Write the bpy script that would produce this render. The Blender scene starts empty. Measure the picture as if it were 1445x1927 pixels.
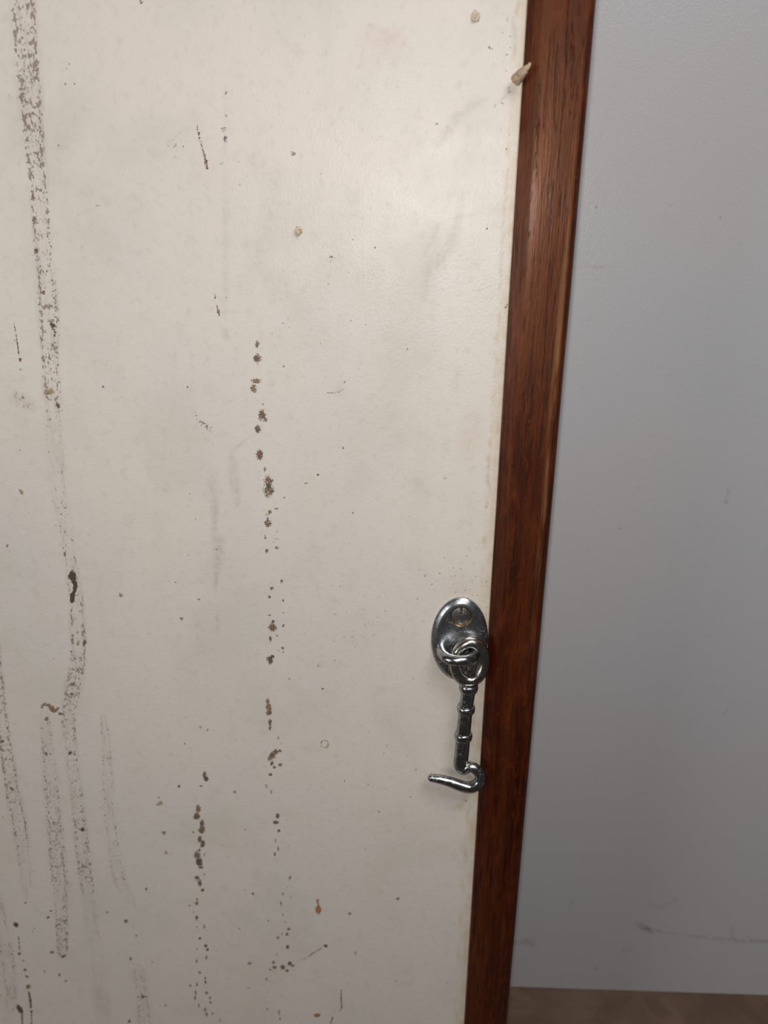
import bpy, bmesh, math, random
import numpy as np
from mathutils import Vector, Matrix, noise as mnoise

# ------------------------------------------------------------------ camera
F = 1500.0                       # focal length in pixels of the 1445 x 1927 frame
CX, CY = 722.5, 963.5
DIST = 0.34                      # camera to the door face
PITCH = math.atan(F / 4097.0)
YAW = math.radians(3.6)
ROLL = math.radians(0.6)
CAM = Vector((0.0, -DIST, 0.0))
fw = Vector((-math.sin(YAW) * math.cos(PITCH), math.cos(YAW) * math.cos(PITCH), -math.sin(PITCH)))
r0 = Vector((math.cos(YAW), math.sin(YAW), 0))
u0 = r0.cross(fw)
RT = r0 * math.cos(ROLL) + u0 * math.sin(ROLL)
UP = -r0 * math.sin(ROLL) + u0 * math.cos(ROLL)
scene = bpy.context.scene
C = scene.collection
cd = bpy.data.cameras.new('camera')
cam = bpy.data.objects.new('camera', cd)
C.objects.link(cam)
m = Matrix((RT, UP, -fw)).transposed().to_4x4()
m.translation = CAM
cam.matrix_world = m
cd.sensor_fit = 'VERTICAL'
cd.sensor_height = 24.0
cd.sensor_width = 18.0
cd.lens = 24.0 * F / 1927.0
cd.clip_start = 0.01
cd.dof.use_dof = True
cd.dof.focus_distance = 0.36
cd.dof.aperture_fstop = 7.0
scene.camera = cam

# ------------------------------------------------------------------ light and exposure
w = bpy.data.worlds.new('world'); scene.world = w
w.use_nodes = True
w.node_tree.nodes['Background'].inputs[0].default_value = (1.0, 0.98, 0.97, 1)
w.node_tree.nodes['Background'].inputs[1].default_value = 0.032

def lamp(name, loc, power, radius, col):
    l = bpy.data.lights.new(name, 'POINT')
    l.energy = power; l.shadow_soft_size = radius; l.color = col
    o = bpy.data.objects.new(name, l); o.location = loc; C.objects.link(o)
    return o
lamp('phone_torch', (-0.004, -0.341, 0.014), 2.45, 0.0035, (1.0, 0.98, 0.955))
def soft_lamp(name, loc, aim, energy, size, col):
    al = bpy.data.lights.new(name, 'AREA'); al.shape = 'DISK'; al.size = size; al.energy = energy; al.color = col
    ao = bpy.data.objects.new(name, al); C.objects.link(ao); ao.location = loc
    ao.rotation_euler = (Vector(aim) - ao.location).to_track_quat('-Z', 'Y').to_euler()
soft_lamp('overhead_fill', (0.28, -0.55, 0.66), (0.1, 0.05, 0.0), 4.0, 0.45, (1.0, 0.985, 1.0))  # added fill from above, no actual lamp there; lifts upper door and wall
soft_lamp('side_fill', (-0.95, -0.85, -0.10), (-0.15, 0.0, -0.2), 2.9, 0.5, (1.0, 0.985, 0.98))  # invented fill at the left, brightens the lower door without reaching the wall much

vs = scene.view_settings
vs.view_transform = 'Standard'
vs.look = 'None'
vs.gamma = 1.0
vs.use_curve_mapping = False
vs.exposure = 0.0

# ------------------------------------------------------------------ helpers
def P(px, py, Y=0.0):
    """point of the plane y = Y that stands at that place of the frame"""
    d = fw * F + RT * (px - CX) - UP * (py - CY)
    t = (Y - CAM.y) / d.y
    return CAM + d * t

def S(px, py, Y=0.0):
    """metres per frame pixel at that point"""
    p = P(px, py, Y)
    return (p - CAM).dot(fw) / F

WALL_D = 0.125                   # wall behind the door face
WALL_YAW = math.radians(2.2)     # the door stands a little out of parallel with it
WN = Vector((-math.sin(WALL_YAW), math.cos(WALL_YAW), 0))
WU = Vector((math.cos(WALL_YAW), math.sin(WALL_YAW), 0))
WO = Vector((0.1, WALL_D, 0))
def PW(px, py):
    d = fw * F + RT * (px - CX) - UP * (py - CY)
    t = (WO - CAM).dot(WN) / d.dot(WN)
    return CAM + d * t

def mesh_obj(name, verts, faces, mat, parent=None, smooth=True):
    me = bpy.data.meshes.new(name)
    me.from_pydata([tuple(v) for v in verts], [], faces)
    me.validate(); me.update()
    if smooth:
        me.polygons.foreach_set('use_smooth', [True] * len(me.polygons))
    o = bpy.data.objects.new(name, me)
    C.objects.link(o)
    if mat: me.materials.append(mat)
    if parent: 
        o.parent = parent
        o.matrix_parent_inverse = Matrix.Translation(parent.location).inverted()
    return o

def bm_obj(name, bm, mat, parent=None, smooth=True):
    me = bpy.data.meshes.new(name); bm.to_mesh(me); bm.free()
    if smooth:
        me.polygons.foreach_set('use_smooth', [True] * len(me.polygons))
    o = bpy.data.objects.new(name, me); C.objects.link(o)
    me.materials.append(mat)
    if parent:
        o.parent = parent
        o.matrix_parent_inverse = Matrix.Translation(parent.location).inverted()
    return o

def catmull(pts, rad, n=8, closed=False):
    out, ro = [], []
    N = len(pts)
    segs = N if closed else N - 1
    for i in range(segs):
        if closed:
            a, b, c, d = [pts[(i + k) % N] for k in (-1, 0, 1, 2)]
            ra, rb = rad[i % N], rad[(i + 1) % N]
        else:
            a = pts[max(i - 1, 0)]; b = pts[i]; c = pts[i + 1]; d = pts[min(i + 2, N - 1)]
            ra, rb = rad[i], rad[i + 1]
        for k in range(n):
            t = k / n
            out.append(0.5 * ((2 * b) + (c - a) * t + (2 * a - 5 * b + 4 * c - d) * t * t + (3 * b - a - 3 * c + d) * t ** 3))
            s = t * t * (3 - 2 * t)
            ro.append(ra * (1 - s) + rb * s)
    if not closed:
        out.append(pts[-1]); ro.append(rad[-1])
    return out, ro

def tube(pts, rad, seg=28, closed=False, up=None, flat=1.0):
    """rings along a path; returns verts, faces"""
    V, Fc = [], []
    N = len(pts)
    prev = None
    for i, p in enumerate(pts):
        if closed:
            t = (pts[(i + 1) % N] - pts[i - 1]).normalized()
        else:
            t = (pts[min(i + 1, N - 1)] - pts[max(i - 1, 0)]).normalized()
        if up is not None:
            a = t.cross(up).normalized()
        elif prev is None:
            a = t.orthogonal().normalized()
        else:
            a = (prev - t * prev.dot(t)).normalized()
        prev = a
        b = t.cross(a).normalized()
        for k in range(seg):
            th = 2 * math.pi * k / seg
            V.append(p + a * (rad[i] * math.cos(th)) + b * (rad[i] * flat * math.sin(th)))
    M = N if closed else N - 1
    for i in range(M):
        j = (i + 1) % N
        for k in range(seg):
            l = (k + 1) % seg
            Fc.append((i * seg + k, i * seg + l, j * seg + l, j * seg + k))
    if not closed:
        Fc.append(tuple(range(seg - 1, -1, -1)))
        Fc.append(tuple((N - 1) * seg + k for k in range(seg)))
    return V, Fc

def round_ends(pts, rad, a=True, b=True, n=6):
    """add hemispherical ends to a path"""
    pts = list(pts); rad = list(rad)
    if a:
        t = (pts[0] - pts[1]).normalized(); r = rad[0]; p = pts[0]
        pre = [(p + t * r * math.sin(math.pi / 2 * k / n), r * math.cos(math.pi / 2 * k / n)) for k in range(n, 0, -1)]
        pts = [q[0] for q in pre] + pts; rad = [max(q[1], r * 0.03) for q in pre] + rad
    if b:
        t = (pts[-1] - pts[-2]).normalized(); r = rad[-1]; p = pts[-1]
        post = [(p + t * r * math.sin(math.pi / 2 * k / n), r * math.cos(math.pi / 2 * k / n)) for k in range(1, n + 1)]
        pts += [q[0] for q in post]; rad += [max(q[1], r * 0.03) for q in post]
    return pts, rad

# node shorthand
class NT:
    def __init__(s, name):
        s.m = bpy.data.materials.new(name); s.m.use_nodes = True
        s.t = s.m.node_tree; s.b = s.t.nodes['Principled BSDF']
    def n(s, kind, **kw):
        nd = s.t.nodes.new(kind)
        for k, v in kw.items(): setattr(nd, k, v)
        return nd
    def put(s, sock, v):
        if isinstance(v, bpy.types.NodeSocket): s.t.links.new(v, sock)
        elif isinstance(v, (tuple, list)):
            v = tuple(v)
            if len(v) == 3 and sock.type == 'RGBA': v = v + (1,)
            sock.default_value = v
        else: sock.default_value = v
    def coord(s, scale=(1, 1, 1), rot=(0, 0, 0)):
        tc = s.n('ShaderNodeTexCoord'); mp = s.n('ShaderNodeMapping')
        s.t.links.new(tc.outputs['Object'], mp.inputs['Vector'])
        mp.inputs['Scale'].default_value = scale; mp.inputs['Rotation'].default_value = rot
        return mp.outputs[0]
    def noise(s, vec, scale, detail=2, rough=0.5, dist=0.0):
        t = s.n('ShaderNodeTexNoise'); s.put(t.inputs['Vector'], vec)
        t.inputs['Scale'].default_value = scale; t.inputs['Detail'].default_value = detail
        t.inputs['Roughness'].default_value = rough; t.inputs['Distortion'].default_value = dist
        return t.outputs['Fac']
    def ramp(s, fac, a, b, lo=0.0, hi=1.0):
        t = s.n('ShaderNodeMapRange', interpolation_type='SMOOTHSTEP')
        s.put(t.inputs[0], fac); s.put(t.inputs[1], a); s.put(t.inputs[2], b); s.put(t.inputs[3], lo); s.put(t.inputs[4], hi)
        return t.outputs[0]
    def math(s, op, a, b=0.0, c=0.0, clamp=False):
        t = s.n('ShaderNodeMath', operation=op, use_clamp=clamp)
        s.put(t.inputs[0], a); s.put(t.inputs[1], b)
        if op in ('MULTIPLY_ADD',): s.put(t.inputs[2], c)
        return t.outputs[0]
    def mix(s, fac, a, b, mode='MIX'):
        t = s.n('ShaderNodeMix', data_type='RGBA', blend_type=mode)
        s.put(t.inputs[0], fac); s.put(t.inputs[6], a); s.put(t.inputs[7], b)
        return t.outputs[2]
    def attr(s, name):
        t = s.n('ShaderNodeAttribute', attribute_name=name); return t
    def bump(s, h, strength, dist, normal=None):
        t = s.n('ShaderNodeBump'); s.put(t.inputs['Height'], h)
        t.inputs['Strength'].default_value = strength; t.inputs['Distance'].default_value = dist
        if normal is not None: s.put(t.inputs['Normal'], normal)
        return t.outputs[0]

def srgb(r, g, b):
    f = lambda c: (c / 255) / 12.92 if c / 255 <= 0.04045 else ((c / 255 + 0.055) / 1.055) ** 2.4
    return (f(r), f(g), f(b))

# ------------------------------------------------------------------ materials
def mat_door():
    t = NT('cream_laminate'); b = t.b
    v = t.coord()
    # body colour with uneven yellowing
    base = t.mix(t.ramp(t.noise(v, 9, 3, 0.55), 0.35, 0.7), (0.735, 0.668, 0.595), (0.700, 0.650, 0.588))
    base = t.mix(t.ramp(t.noise(v, 28, 4, 0.6), 0.5, 0.75, 0, 0.35), base, (0.66, 0.60, 0.49))
    base = t.mix(t.ramp(t.noise(v, 260, 3, 0.65), 0.50, 0.8, 0, 0.30), base, (0.47, 0.42, 0.35))
    base = t.mix(t.ramp(t.noise(v, 17, 4, 0.6, 0.4), 0.48, 0.70, 0, 0.32), base, (0.57, 0.53, 0.44))
    base = t.mix(t.ramp(t.noise(v, 75, 4, 0.65), 0.54, 0.76, 0, 0.22), base, (0.50, 0.43, 0.35))
    # faint vertical wipe marks
    vv = t.coord((1, 1, 0.12), (0, math.radians(3), 0))
    base = t.mix(t.ramp(t.noise(vv, 60, 4, 0.6), 0.55, 0.8, 0, 0.25), base, (0.60, 0.55, 0.46))
    # yellowed margin along the wood strip, glue stained
    tan = t.attr('tan').outputs['Fac']
    tn = t.math('MULTIPLY', tan, t.ramp(t.noise(v, 170, 4, 0.65), 0.3, 0.65, 0.35, 1.0))
    base = t.mix(tn, base, (0.52, 0.36, 0.17))
    # grey rubbed dirt
    sm = t.attr('smear').outputs['Fac']
    sn = t.math('MULTIPLY', sm, t.ramp(t.noise(v, 330, 4, 0.7), 0.34, 0.68, 0.25, 1.0))
    sc = t.attr('smearcol').outputs['Color']
    base = t.mix(sn, base, sc)
    # pin-point specks all over
    vo = t.n('ShaderNodeTexVoronoi', feature='F1'); t.put(vo.inputs['Vector'], v); vo.inputs['Scale'].default_value = 170
    sep = t.n('ShaderNodeSeparateColor'); t.put(sep.inputs[0], vo.outputs['Color'])
    rad = t.ramp(sep.outputs[0], 0.72, 1.0, 0.0, 0.095)
    spk = t.math('LESS_THAN', vo.outputs['Distance'], rad)
    patch = t.ramp(t.noise(v, 14, 3, 0.6), 0.42, 0.62, 0.15, 1.0)
    spk = t.math('MULTIPLY', spk, t.math('MULTIPLY', patch, t.ramp(sep.outputs[1], 0, 1, 0.2, 0.85)))
    base = t.mix(spk, base, (0.15, 0.12, 0.085))
    vo2 = t.n('ShaderNodeTexVoronoi', feature='F1'); t.put(vo2.inputs['Vector'], v); vo2.inputs['Scale'].default_value = 620
    sep2 = t.n('ShaderNodeSeparateColor'); t.put(sep2.inputs[0], vo2.outputs['Color'])
    s2 = t.math('MULTIPLY', t.math('LESS_THAN', vo2.outputs['Distance'], t.ramp(sep2.outputs[0], 0.86, 1.0, 0.0, 0.22)),
                t.ramp(t.noise(v, 32, 3, 0.6), 0.5, 0.66, 0.0, 0.42))
    base = t.mix(s2, base, (0.22, 0.19, 0.14))
    # dried splash tracks : flecks whose density is laid out on the surface
    fv = t.coord((1, 1, 0.55), (0, math.radians(22), 0))
    fn = t.noise(fv, 1020, 4, 0.62, 0.35)
    fl = t.math('MULTIPLY', t.attr('fleck').outputs['Fac'], t.ramp(t.noise(v, 210, 3, 0.6), 0.35, 0.62, 0.72, 1.12))
    film = t.math('MULTIPLY', fl, 0.40)
    fs = t.coord((1, 1, 0.10), (0, math.radians(28), 0))
    stro = t.ramp(t.noise(fs, 420, 3, 0.6), 0.45, 0.65, 0.2, 1.0)
    base = t.mix(t.math('MULTIPLY', film, stro), base, (0.30, 0.20, 0.135))
    thr = t.math('SUBTRACT', 0.80, t.math('MULTIPLY', fl, 0.36))
    fm = t.ramp(t.math('SUBTRACT', fn, thr), -0.02, 0.055)
    fm = t.math('MULTIPLY', fm, t.ramp(fl, 0.02, 0.2))
    fcol = t.mix(t.noise(v, 120, 2), (0.150, 0.080, 0.042), (0.250, 0.132, 0.078))
    base = t.mix(t.math('MULTIPLY', fm, 0.68), base, fcol)
    # individual dried blobs
    bl = t.attr('blob').outputs['Fac']
    bn = t.noise(v, 1700, 2, 0.6)
    bn2 = t.noise(v, 420, 2, 0.5)
    bsum = t.math('ADD', bl, t.math('MULTIPLY', t.math('SUBTRACT', bn, 0.5), 2.1))
    bmask = t.ramp(t.math('ADD', bsum, t.math('MULTIPLY', t.math('SUBTRACT', bn2, 0.5), 1.0)), 0.42, 0.62)
    bmask = t.math('MULTIPLY', bmask, t.ramp(bl, 0.04, 0.22))
    bc = t.attr('blobcol').outputs['Color']
    bc2 = t.mix(t.ramp(t.noise(v, 1500, 2), 0.35, 0.65), bc, t.mix(1.0, t.mix(0.12, bc, (0.36, 0.22, 0.095)), (1.9, 1.75, 1.6), 'MULTIPLY'))
    base = t.mix(t.math('MULTIPLY', bmask, 0.93), base, bc2)
    t.put(b.inputs['Base Color'], base)
    rough = t.ramp(t.noise(v, 55, 4, 0.6), 0.3, 0.7, 0.37, 0.46)
    dirt = t.math('MAXIMUM', bmask, t.math('MULTIPLY', fm, 0.7))
    t.put(b.inputs['Roughness'], t.math('MULTIPLY_ADD', dirt, 0.4, rough))
    b.inputs['Specular IOR Level'].default_value = 0.42
    pv = t.coord((1, 1, 0.75))
    peel = t.math('ADD', t.noise(pv, 900, 2, 0.6), t.math('MULTIPLY', t.noise(pv, 2300, 1, 0.5), 0.5))
    n1 = t.bump(peel, 0.34, 0.00035)
    n2 = t.bump(dirt, 0.8, 0.0005, n1)
    t.put(b.inputs['Normal'], n2)
    return t.m

def mat_wood():
    t = NT('varnished_red_brown_wood'); b = t.b
    v = t.coord()
    vg = t.coord((1, 1, 0.035), (0, math.radians(0.4), 0))
    g = t.noise(vg, 620, 6, 0.66, 0.5)
    vb = t.coord((1, 1, 0.10))
    big = t.noise(vb, 90, 3, 0.5, 0.4)
    col = t.mix(t.ramp(g, 0.32, 0.68), (0.0070, 0.0003, 0.0002), (0.060, 0.0062, 0.0012))
    col = t.mix(t.ramp(big, 0.38, 0.68, 0, 0.55), col, (0.072, 0.0155, 0.0032))
    # warmer, short figured patches across the board
    fig = t.noise(t.coord((1, 1, 0.28)), 260, 5, 0.7, 0.8)
    col = t.mix(t.ramp(fig, 0.46, 0.68, 0, 0.55), col, (0.115, 0.0210, 0.0026))
    # short dark pores
    vp = t.coord((1, 1, 0.045))
    po = t.noise(vp, 850, 3, 0.6, 0.2)
    pm = t.ramp(po, 0.56, 0.63)
    pm = t.math('MULTIPLY', pm, t.ramp(t.noise(vb, 60, 2), 0.35, 0.6, 0.45, 1.0))
    col = t.mix(pm, col, (0.006, 0.0012, 0.001))
    # worn pale line down the right arris, as attribute
    wr = t.attr('wear').outputs['Fac']
    wn = t.math('MULTIPLY', wr, t.ramp(t.noise(t.coord((1, 1, 0.06)), 420, 4, 0.65), 0.38, 0.6))
    col = t.mix(wn, col, (0.22, 0.105, 0.045))
    # dusty pale smudge spots
    sp = t.ramp(t.noise(v, 420, 3, 0.6), 0.68, 0.78, 0, 0.25)
    col = t.mix(t.math('MULTIPLY', sp, t.ramp(t.noise(v, 40, 2), 0.45, 0.6)), col, (0.24, 0.15, 0.11))
    t.put(b.inputs['Base Color'], col)
    t.put(b.inputs['Roughness'], t.ramp(t.noise(vb, 130, 3), 0.3, 0.7, 0.42, 0.56))
    b.inputs['Specular IOR Level'].default_value = 0.78
    t.put(b.inputs['Specular Tint'], (1.0, 0.50, 0.30, 1))
    b.inputs['Coat Weight'].default_value = 0.09
    b.inputs['Coat Roughness'].default_value = 0.22
    h = t.math('ADD', t.math('MULTIPLY', g, 0.7), t.math('MULTIPLY', pm, -0.8))
    h = t.math('ADD', h, t.math('MULTIPLY', t.noise(vp, 1500, 2), 0.4))
    h = t.math('ADD', h, t.math('MULTIPLY', t.noise(t.coord((1, 1, 0.16)), 1500, 3, 0.6), 0.7))
    t.put(b.inputs['Normal'], t.bump(h, 0.6, 0.00035))
    t.put(b.inputs['Coat Normal'], t.bump(h, 0.35, 0.00022))
    return t.m

def mat_wall():
    t = NT('pale_grey_painted_panel'); b = t.b
    v = t.coord()
    col = t.mix(t.ramp(t.noise(v, 7, 2, 0.5), 0.35, 0.65), (0.565, 0.565, 0.580), (0.580, 0.560, 0.560))
    col = t.mix(t.ramp(t.noise(v, 40, 4, 0.6), 0.62, 0.8, 0, 0.15), col, (0.45, 0.42, 0.38))
    vo = t.n('ShaderNodeTexVoronoi', feature='F1'); t.put(vo.inputs['Vector'], v); vo.inputs['Scale'].default_value = 60
    sep = t.n('ShaderNodeSeparateColor'); t.put(sep.inputs[0], vo.outputs['Color'])
    spk = t.math('LESS_THAN', vo.outputs['Distance'], t.ramp(sep.outputs[0], 0.88, 1.0, 0.0, 0.05))
    col = t.mix(t.math('MULTIPLY', spk, 0.35), col, (0.2, 0.18, 0.17))
    sm = t.attr('smear').outputs['Fac']
    sn = t.math('MULTIPLY', sm, t.ramp(t.noise(v, 260, 4, 0.7), 0.36, 0.62, 0.1, 1.0))
    col = t.mix(sn, col, t.attr('smearcol').outputs['Color'])
    t.put(b.inputs['Base Color'], col)
    b.inputs['Roughness'].default_value = 0.30
    b.inputs['Specular IOR Level'].default_value = 0.5
    pv = t.coord((1, 1, 0.7))
    peel = t.math('ADD', t.math('MULTIPLY', t.noise(pv, 520, 2, 0.6), 0.25), t.noise(pv, 1500, 2, 0.5))
    t.put(b.inputs['Normal'], t.bump(peel, 0.55, 0.00032))
    return t.m

def mat_floor():
    t = NT('brown_mottled_floor'); b = t.b
    v = t.coord()
    col = t.mix(t.ramp(t.noise(v, 22, 4, 0.6, 0.8), 0.35, 0.68), (0.20, 0.125, 0.080), (0.135, 0.082, 0.052))
    col = t.mix(t.ramp(t.noise(t.coord((0.35, 1, 1)), 70, 4, 0.65, 0.5), 0.52, 0.72, 0, 0.6), col, (0.13, 0.082, 0.055))
    col = t.mix(t.ramp(t.noise(v, 240, 3, 0.6), 0.62, 0.78, 0, 0.4), col, (0.12, 0.07, 0.05))
    t.put(b.inputs['Base Color'], col)
    b.inputs['Roughness'].default_value = 0.62
    t.put(b.inputs['Normal'], t.bump(t.noise(v, 160, 4), 0.3, 0.001))
    return t.m

def mat_metal(name, c1, c2, rough=0.2, tarn=0.5):
    t = NT(name); b = t.b
    v = t.coord()
    n = t.noise(v, 420, 5, 0.7)
    n2 = t.noise(v, 1300, 3, 0.6)
    col = t.mix(t.ramp(n, 0.42, 0.66, 0, tarn), c1, c2)
    t.put(b.inputs['Base Color'], col)
    b.inputs['Metallic'].default_value = 1.0
    t.put(b.inputs['Specular Tint'], (0.42, 0.42, 0.42, 1))
    pit = t.math('MULTIPLY', t.ramp(n2, 0.56, 0.66), t.ramp(t.noise(v, 190, 3), 0.45, 0.58))
    # bloomed, less metallic film in the pitted patches
    t.put(b.inputs['Metallic'], t.math('SUBTRACT', 1.0, t.math('MULTIPLY', pit, 0.30)))
    r = t.math('ADD', t.ramp(n, 0.35, 0.7, rough, rough + 0.13), t.math('MULTIPLY', pit, 0.3))
    t.put(b.inputs['Roughness'], r)
    h = t.math('ADD', t.math('MULTIPLY', n, 0.5), t.math('MULTIPLY', pit, -0.5))
    t.put(b.inputs['Normal'], t.bump(h, 0.30, 0.00030))
    return t.m

def mat_plain(name, col, col2, scale, rough, sub=0.0, bumpd=0.0004):
    t = NT(name); b = t.b
    v = t.coord()
    n = t.noise(v, scale, 4, 0.6)
    t.put(b.inputs['Base Color'], t.mix(t.ramp(n, 0.35, 0.65), col, col2))
    b.inputs['Roughness'].default_value = rough
    b.inputs['Subsurface Weight'].default_value = sub
    b.inputs['Subsurface Radius'].default_value = (0.002, 0.0014, 0.001)
    b.inputs['Subsurface Scale'].default_value = 1.0
    t.put(b.inputs['Normal'], t.bump(n, 0.5, bumpd))
    return t.m

M_door, M_wood, M_wall, M_floor = mat_door(), mat_wood(), mat_wall(), mat_floor()
M_chrome = mat_metal('worn_chrome', (0.50, 0.505, 0.51), (0.26, 0.265, 0.27), 0.15, 0.8)
M_plate = mat_metal('worn_chrome_scratched', (0.58, 0.59, 0.61), (0.30, 0.31, 0.33), 0.24, 0.8)
M_ring = mat_metal('worn_chrome_yellowing', (0.54, 0.525, 0.49), (0.32, 0.29, 0.22), 0.15, 0.8)
M_screw = mat_metal('dull_steel', (0.50, 0.46, 0.43), (0.30, 0.27, 0.25), 0.30, 0.8)
M_brass = mat_metal('bare_brass', (0.62, 0.45, 0.20), (0.35, 0.24, 0.10), 0.28, 0.7)
M_husk = mat_plain('papery_husk', (0.50, 0.36, 0.25), (0.36, 0.25, 0.17), 500, 0.7, 0.15)
M_lump = mat_plain('dried_filler', (0.66, 0.56, 0.42), (0.50, 0.40, 0.28), 700, 0.6)

# ------------------------------------------------------------------ stains, laid out once and then fixed to the surfaces
PAD = 160
W_, H_ = 1445 + 2 * PAD, 1927 + 2 * PAD
YY, XX = np.mgrid[0:H_, 0:W_]
def layer(): return np.zeros((H_, W_), np.float32)
fleck, blob, smear, tan = layer(), layer(), layer(), layer()
blobcol = np.zeros((H_, W_, 3), np.float32); smearcol = np.zeros((H_, W_, 3), np.float32)
smearcol[:] = (0.33, 0.31, 0.26)
w_smear = layer(); w_col = np.zeros((H_, W_, 3), np.float32); w_col[:] = (0.25, 0.18, 0.16)
DK = (0.030, 0.019, 0.010); BR = (0.085, 0.045, 0.019); MB = (0.15, 0.086, 0.038); TN = (0.27, 0.18, 0.075)
BK = (0.004, 0.003, 0.003); OR = (0.27, 0.085, 0.012); RD = (0.12, 0.042, 0.030); BLU = (0.035, 0.075, 0.16); GR = (0.16, 0.14, 0.11)
rng = random.Random(7)

def win(x, y, r):
    x0 = int(max(0, x - r + PAD)); x1 = int(min(W_, x + r + PAD + 2))
    y0 = int(max(0, y - r + PAD)); y1 = int(min(H_, y + r + PAD + 2))
    return slice(y0, y1), slice(x0, x1)

def ell(arr, x, y, rx, ry, s=1.0, ang=0.0, soft=0.35, col=None, carr=None):
    r = max(rx, ry) * 1.9 + 3
    sl = win(x, y, r)
    if sl[0].stop <= sl[0].start or sl[1].stop <= sl[1].start: return
    X = XX[sl] - PAD - x; Y = YY[sl] - PAD - y
    c, sn = math.cos(ang), math.sin(ang)
    u = (X * c + Y * sn) / rx; v = (-X * sn + Y * c) / ry
    d = np.sqrt(u * u + v * v)
    val = np.clip((1 + soft - d) / (2 * soft), 0, 1) * s
    a = arr[sl]
    if carr is not None:
        cc = carr[sl]; mk = (val > a) | (d < 1.9) & (a < 0.02)
        cc[mk] = col
    arr[sl] = np.maximum(a, val)

def path(arr, pts, s=1.0, edge=0.0, soft=0.3, col=None, carr=None):
    """pts: (x, y, halfwidth[, strength]); a band with optional stronger margins"""
    for i in range(len(pts) - 1):
        a, b = pts[i], pts[i + 1]
        sa = a[3] if len(a) > 3 else s; sb = b[3] if len(b) > 3 else s
        r = max(a[2], b[2]) * 1.7 + 3
        x0 = int(max(0, min(a[0], b[0]) - r + PAD)); x1 = int(min(W_, max(a[0], b[0]) + r + PAD))
        y0 = int(max(0, min(a[1], b[1]) - r + PAD)); y1 = int(min(H_, max(a[1], b[1]) + r + PAD))
        if x1 <= x0 or y1 <= y0: continue
        sl = (slice(y0, y1), slice(x0, x1))
        X = XX[sl] - PAD; Y = YY[sl] - PAD
        dx, dy = b[0] - a[0], b[1] - a[1]; L2 = dx * dx + dy * dy + 1e-6
        t = np.clip(((X - a[0]) * dx + (Y - a[1]) * dy) / L2, 0, 1)
        d = np.hypot(X - a[0] - t * dx, Y - a[1] - t * dy) / (a[2] + (b[2] - a[2]) * t)
        st = sa + (sb - sa) * t
        val = np.clip((1 + soft - d) / (2 * soft), 0, 1)
        if edge: val = val * (1 - edge + edge * np.exp(-((d - 0.78) / 0.26) ** 2))
        val = val * st
        old = arr[sl]
        if carr is not None:
            mk = (val > old) | ((d < 1.5) & (old < 0.02)); carr[sl][mk] = col
        arr[sl] = np.maximum(old, val)

def bl(x, y, rx, ry=None, col=BR, s=0.85, ang=0.0): ell(blob, x, y, rx, ry or rx, s, ang, 0.5, col, blobcol)
def ln(pts, col=BR, s=0.8): path(blob, pts, s, 0, 0.5, col, blobcol)
def sm(pts, col=(0.33, 0.31, 0.26), s=0.4): path(smear, pts, s, 0, 0.6, col, smearcol)

# --- long splash tracks down the left of the door
path(fleck, [(36, -160, 24, .80), (44, 0, 24, .85), (49, 90, 25, .95), (54, 140, 24, .98), (62, 230, 22, .95), (67, 300, 20, .95), (74, 370, 19, .80),
             (78, 430, 19, .82), (86, 520, 20, .75), (92, 590, 21, .88), (93, 660, 19, .85), (98, 740, 18, .80), (102, 795, 16, .60),
             (104, 850, 19, .45), (106, 900, 18, .55), (115, 945, 15, .65), (124, 1000, 14, .62), (134, 1060, 13, .65), (144, 1130, 15, .72),
             (147, 1200, 17, .85), (146, 1250, 17, .88), (136, 1300, 17, .85), (129, 1345, 15, .80), (133, 1410, 13, .72), (142, 1480, 13, .68),
             (150, 1550, 14, .80), (160, 1640, 16, .84), (166, 1690, 13, .60), (176, 1760, 13, .45), (190, 1850, 13, .42), (200, 1960, 14, .35)], edge=0.35)
path(fleck, [(-20, 1150, 14, .8), (-8, 1260, 14, .85), (2, 1330, 11, .9), (13, 1420, 14, .9), (25, 1500, 15, .85), (40, 1570, 16, .80), (47, 1630, 12, .62), (52, 1685, 9, .5)], edge=0.4)
path(fleck, [(84, 1345, 10, .65), (90, 1410, 14, .68), (98, 1490, 16, .75), (104, 1560, 16, .82), (107, 1620, 17, .82), (115, 1700, 15, .68), (116, 1740, 13, .85), (118, 1792, 12, .85)], edge=0.3)
path(fleck, [(116, 1560, 4, .7), (124, 1640, 5, .7), (128, 1690, 4, .5)])
path(fleck, [(194, 1350, 6, .7), (201, 1420, 11, .68), (203, 1510, 12, .65), (212, 1590, 13, .66), (226, 1660, 13, .66), (252, 1702, 5, .5)], edge=0.4)
path(fleck, [(-10, 1690, 14, .65), (12, 1790, 16, .7), (22, 1870, 12, .7), (12, 1927, 10, .5)], edge=0.4)
path(fleck, [(263, 1830, 12, .55), (268, 1880, 14, .70), (274, 1980, 14, .65)], edge=0.2)
path(fleck, [(32, 748, 14, .5), (45, 757, 16, .55), (66, 768, 10, .45)])
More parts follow.
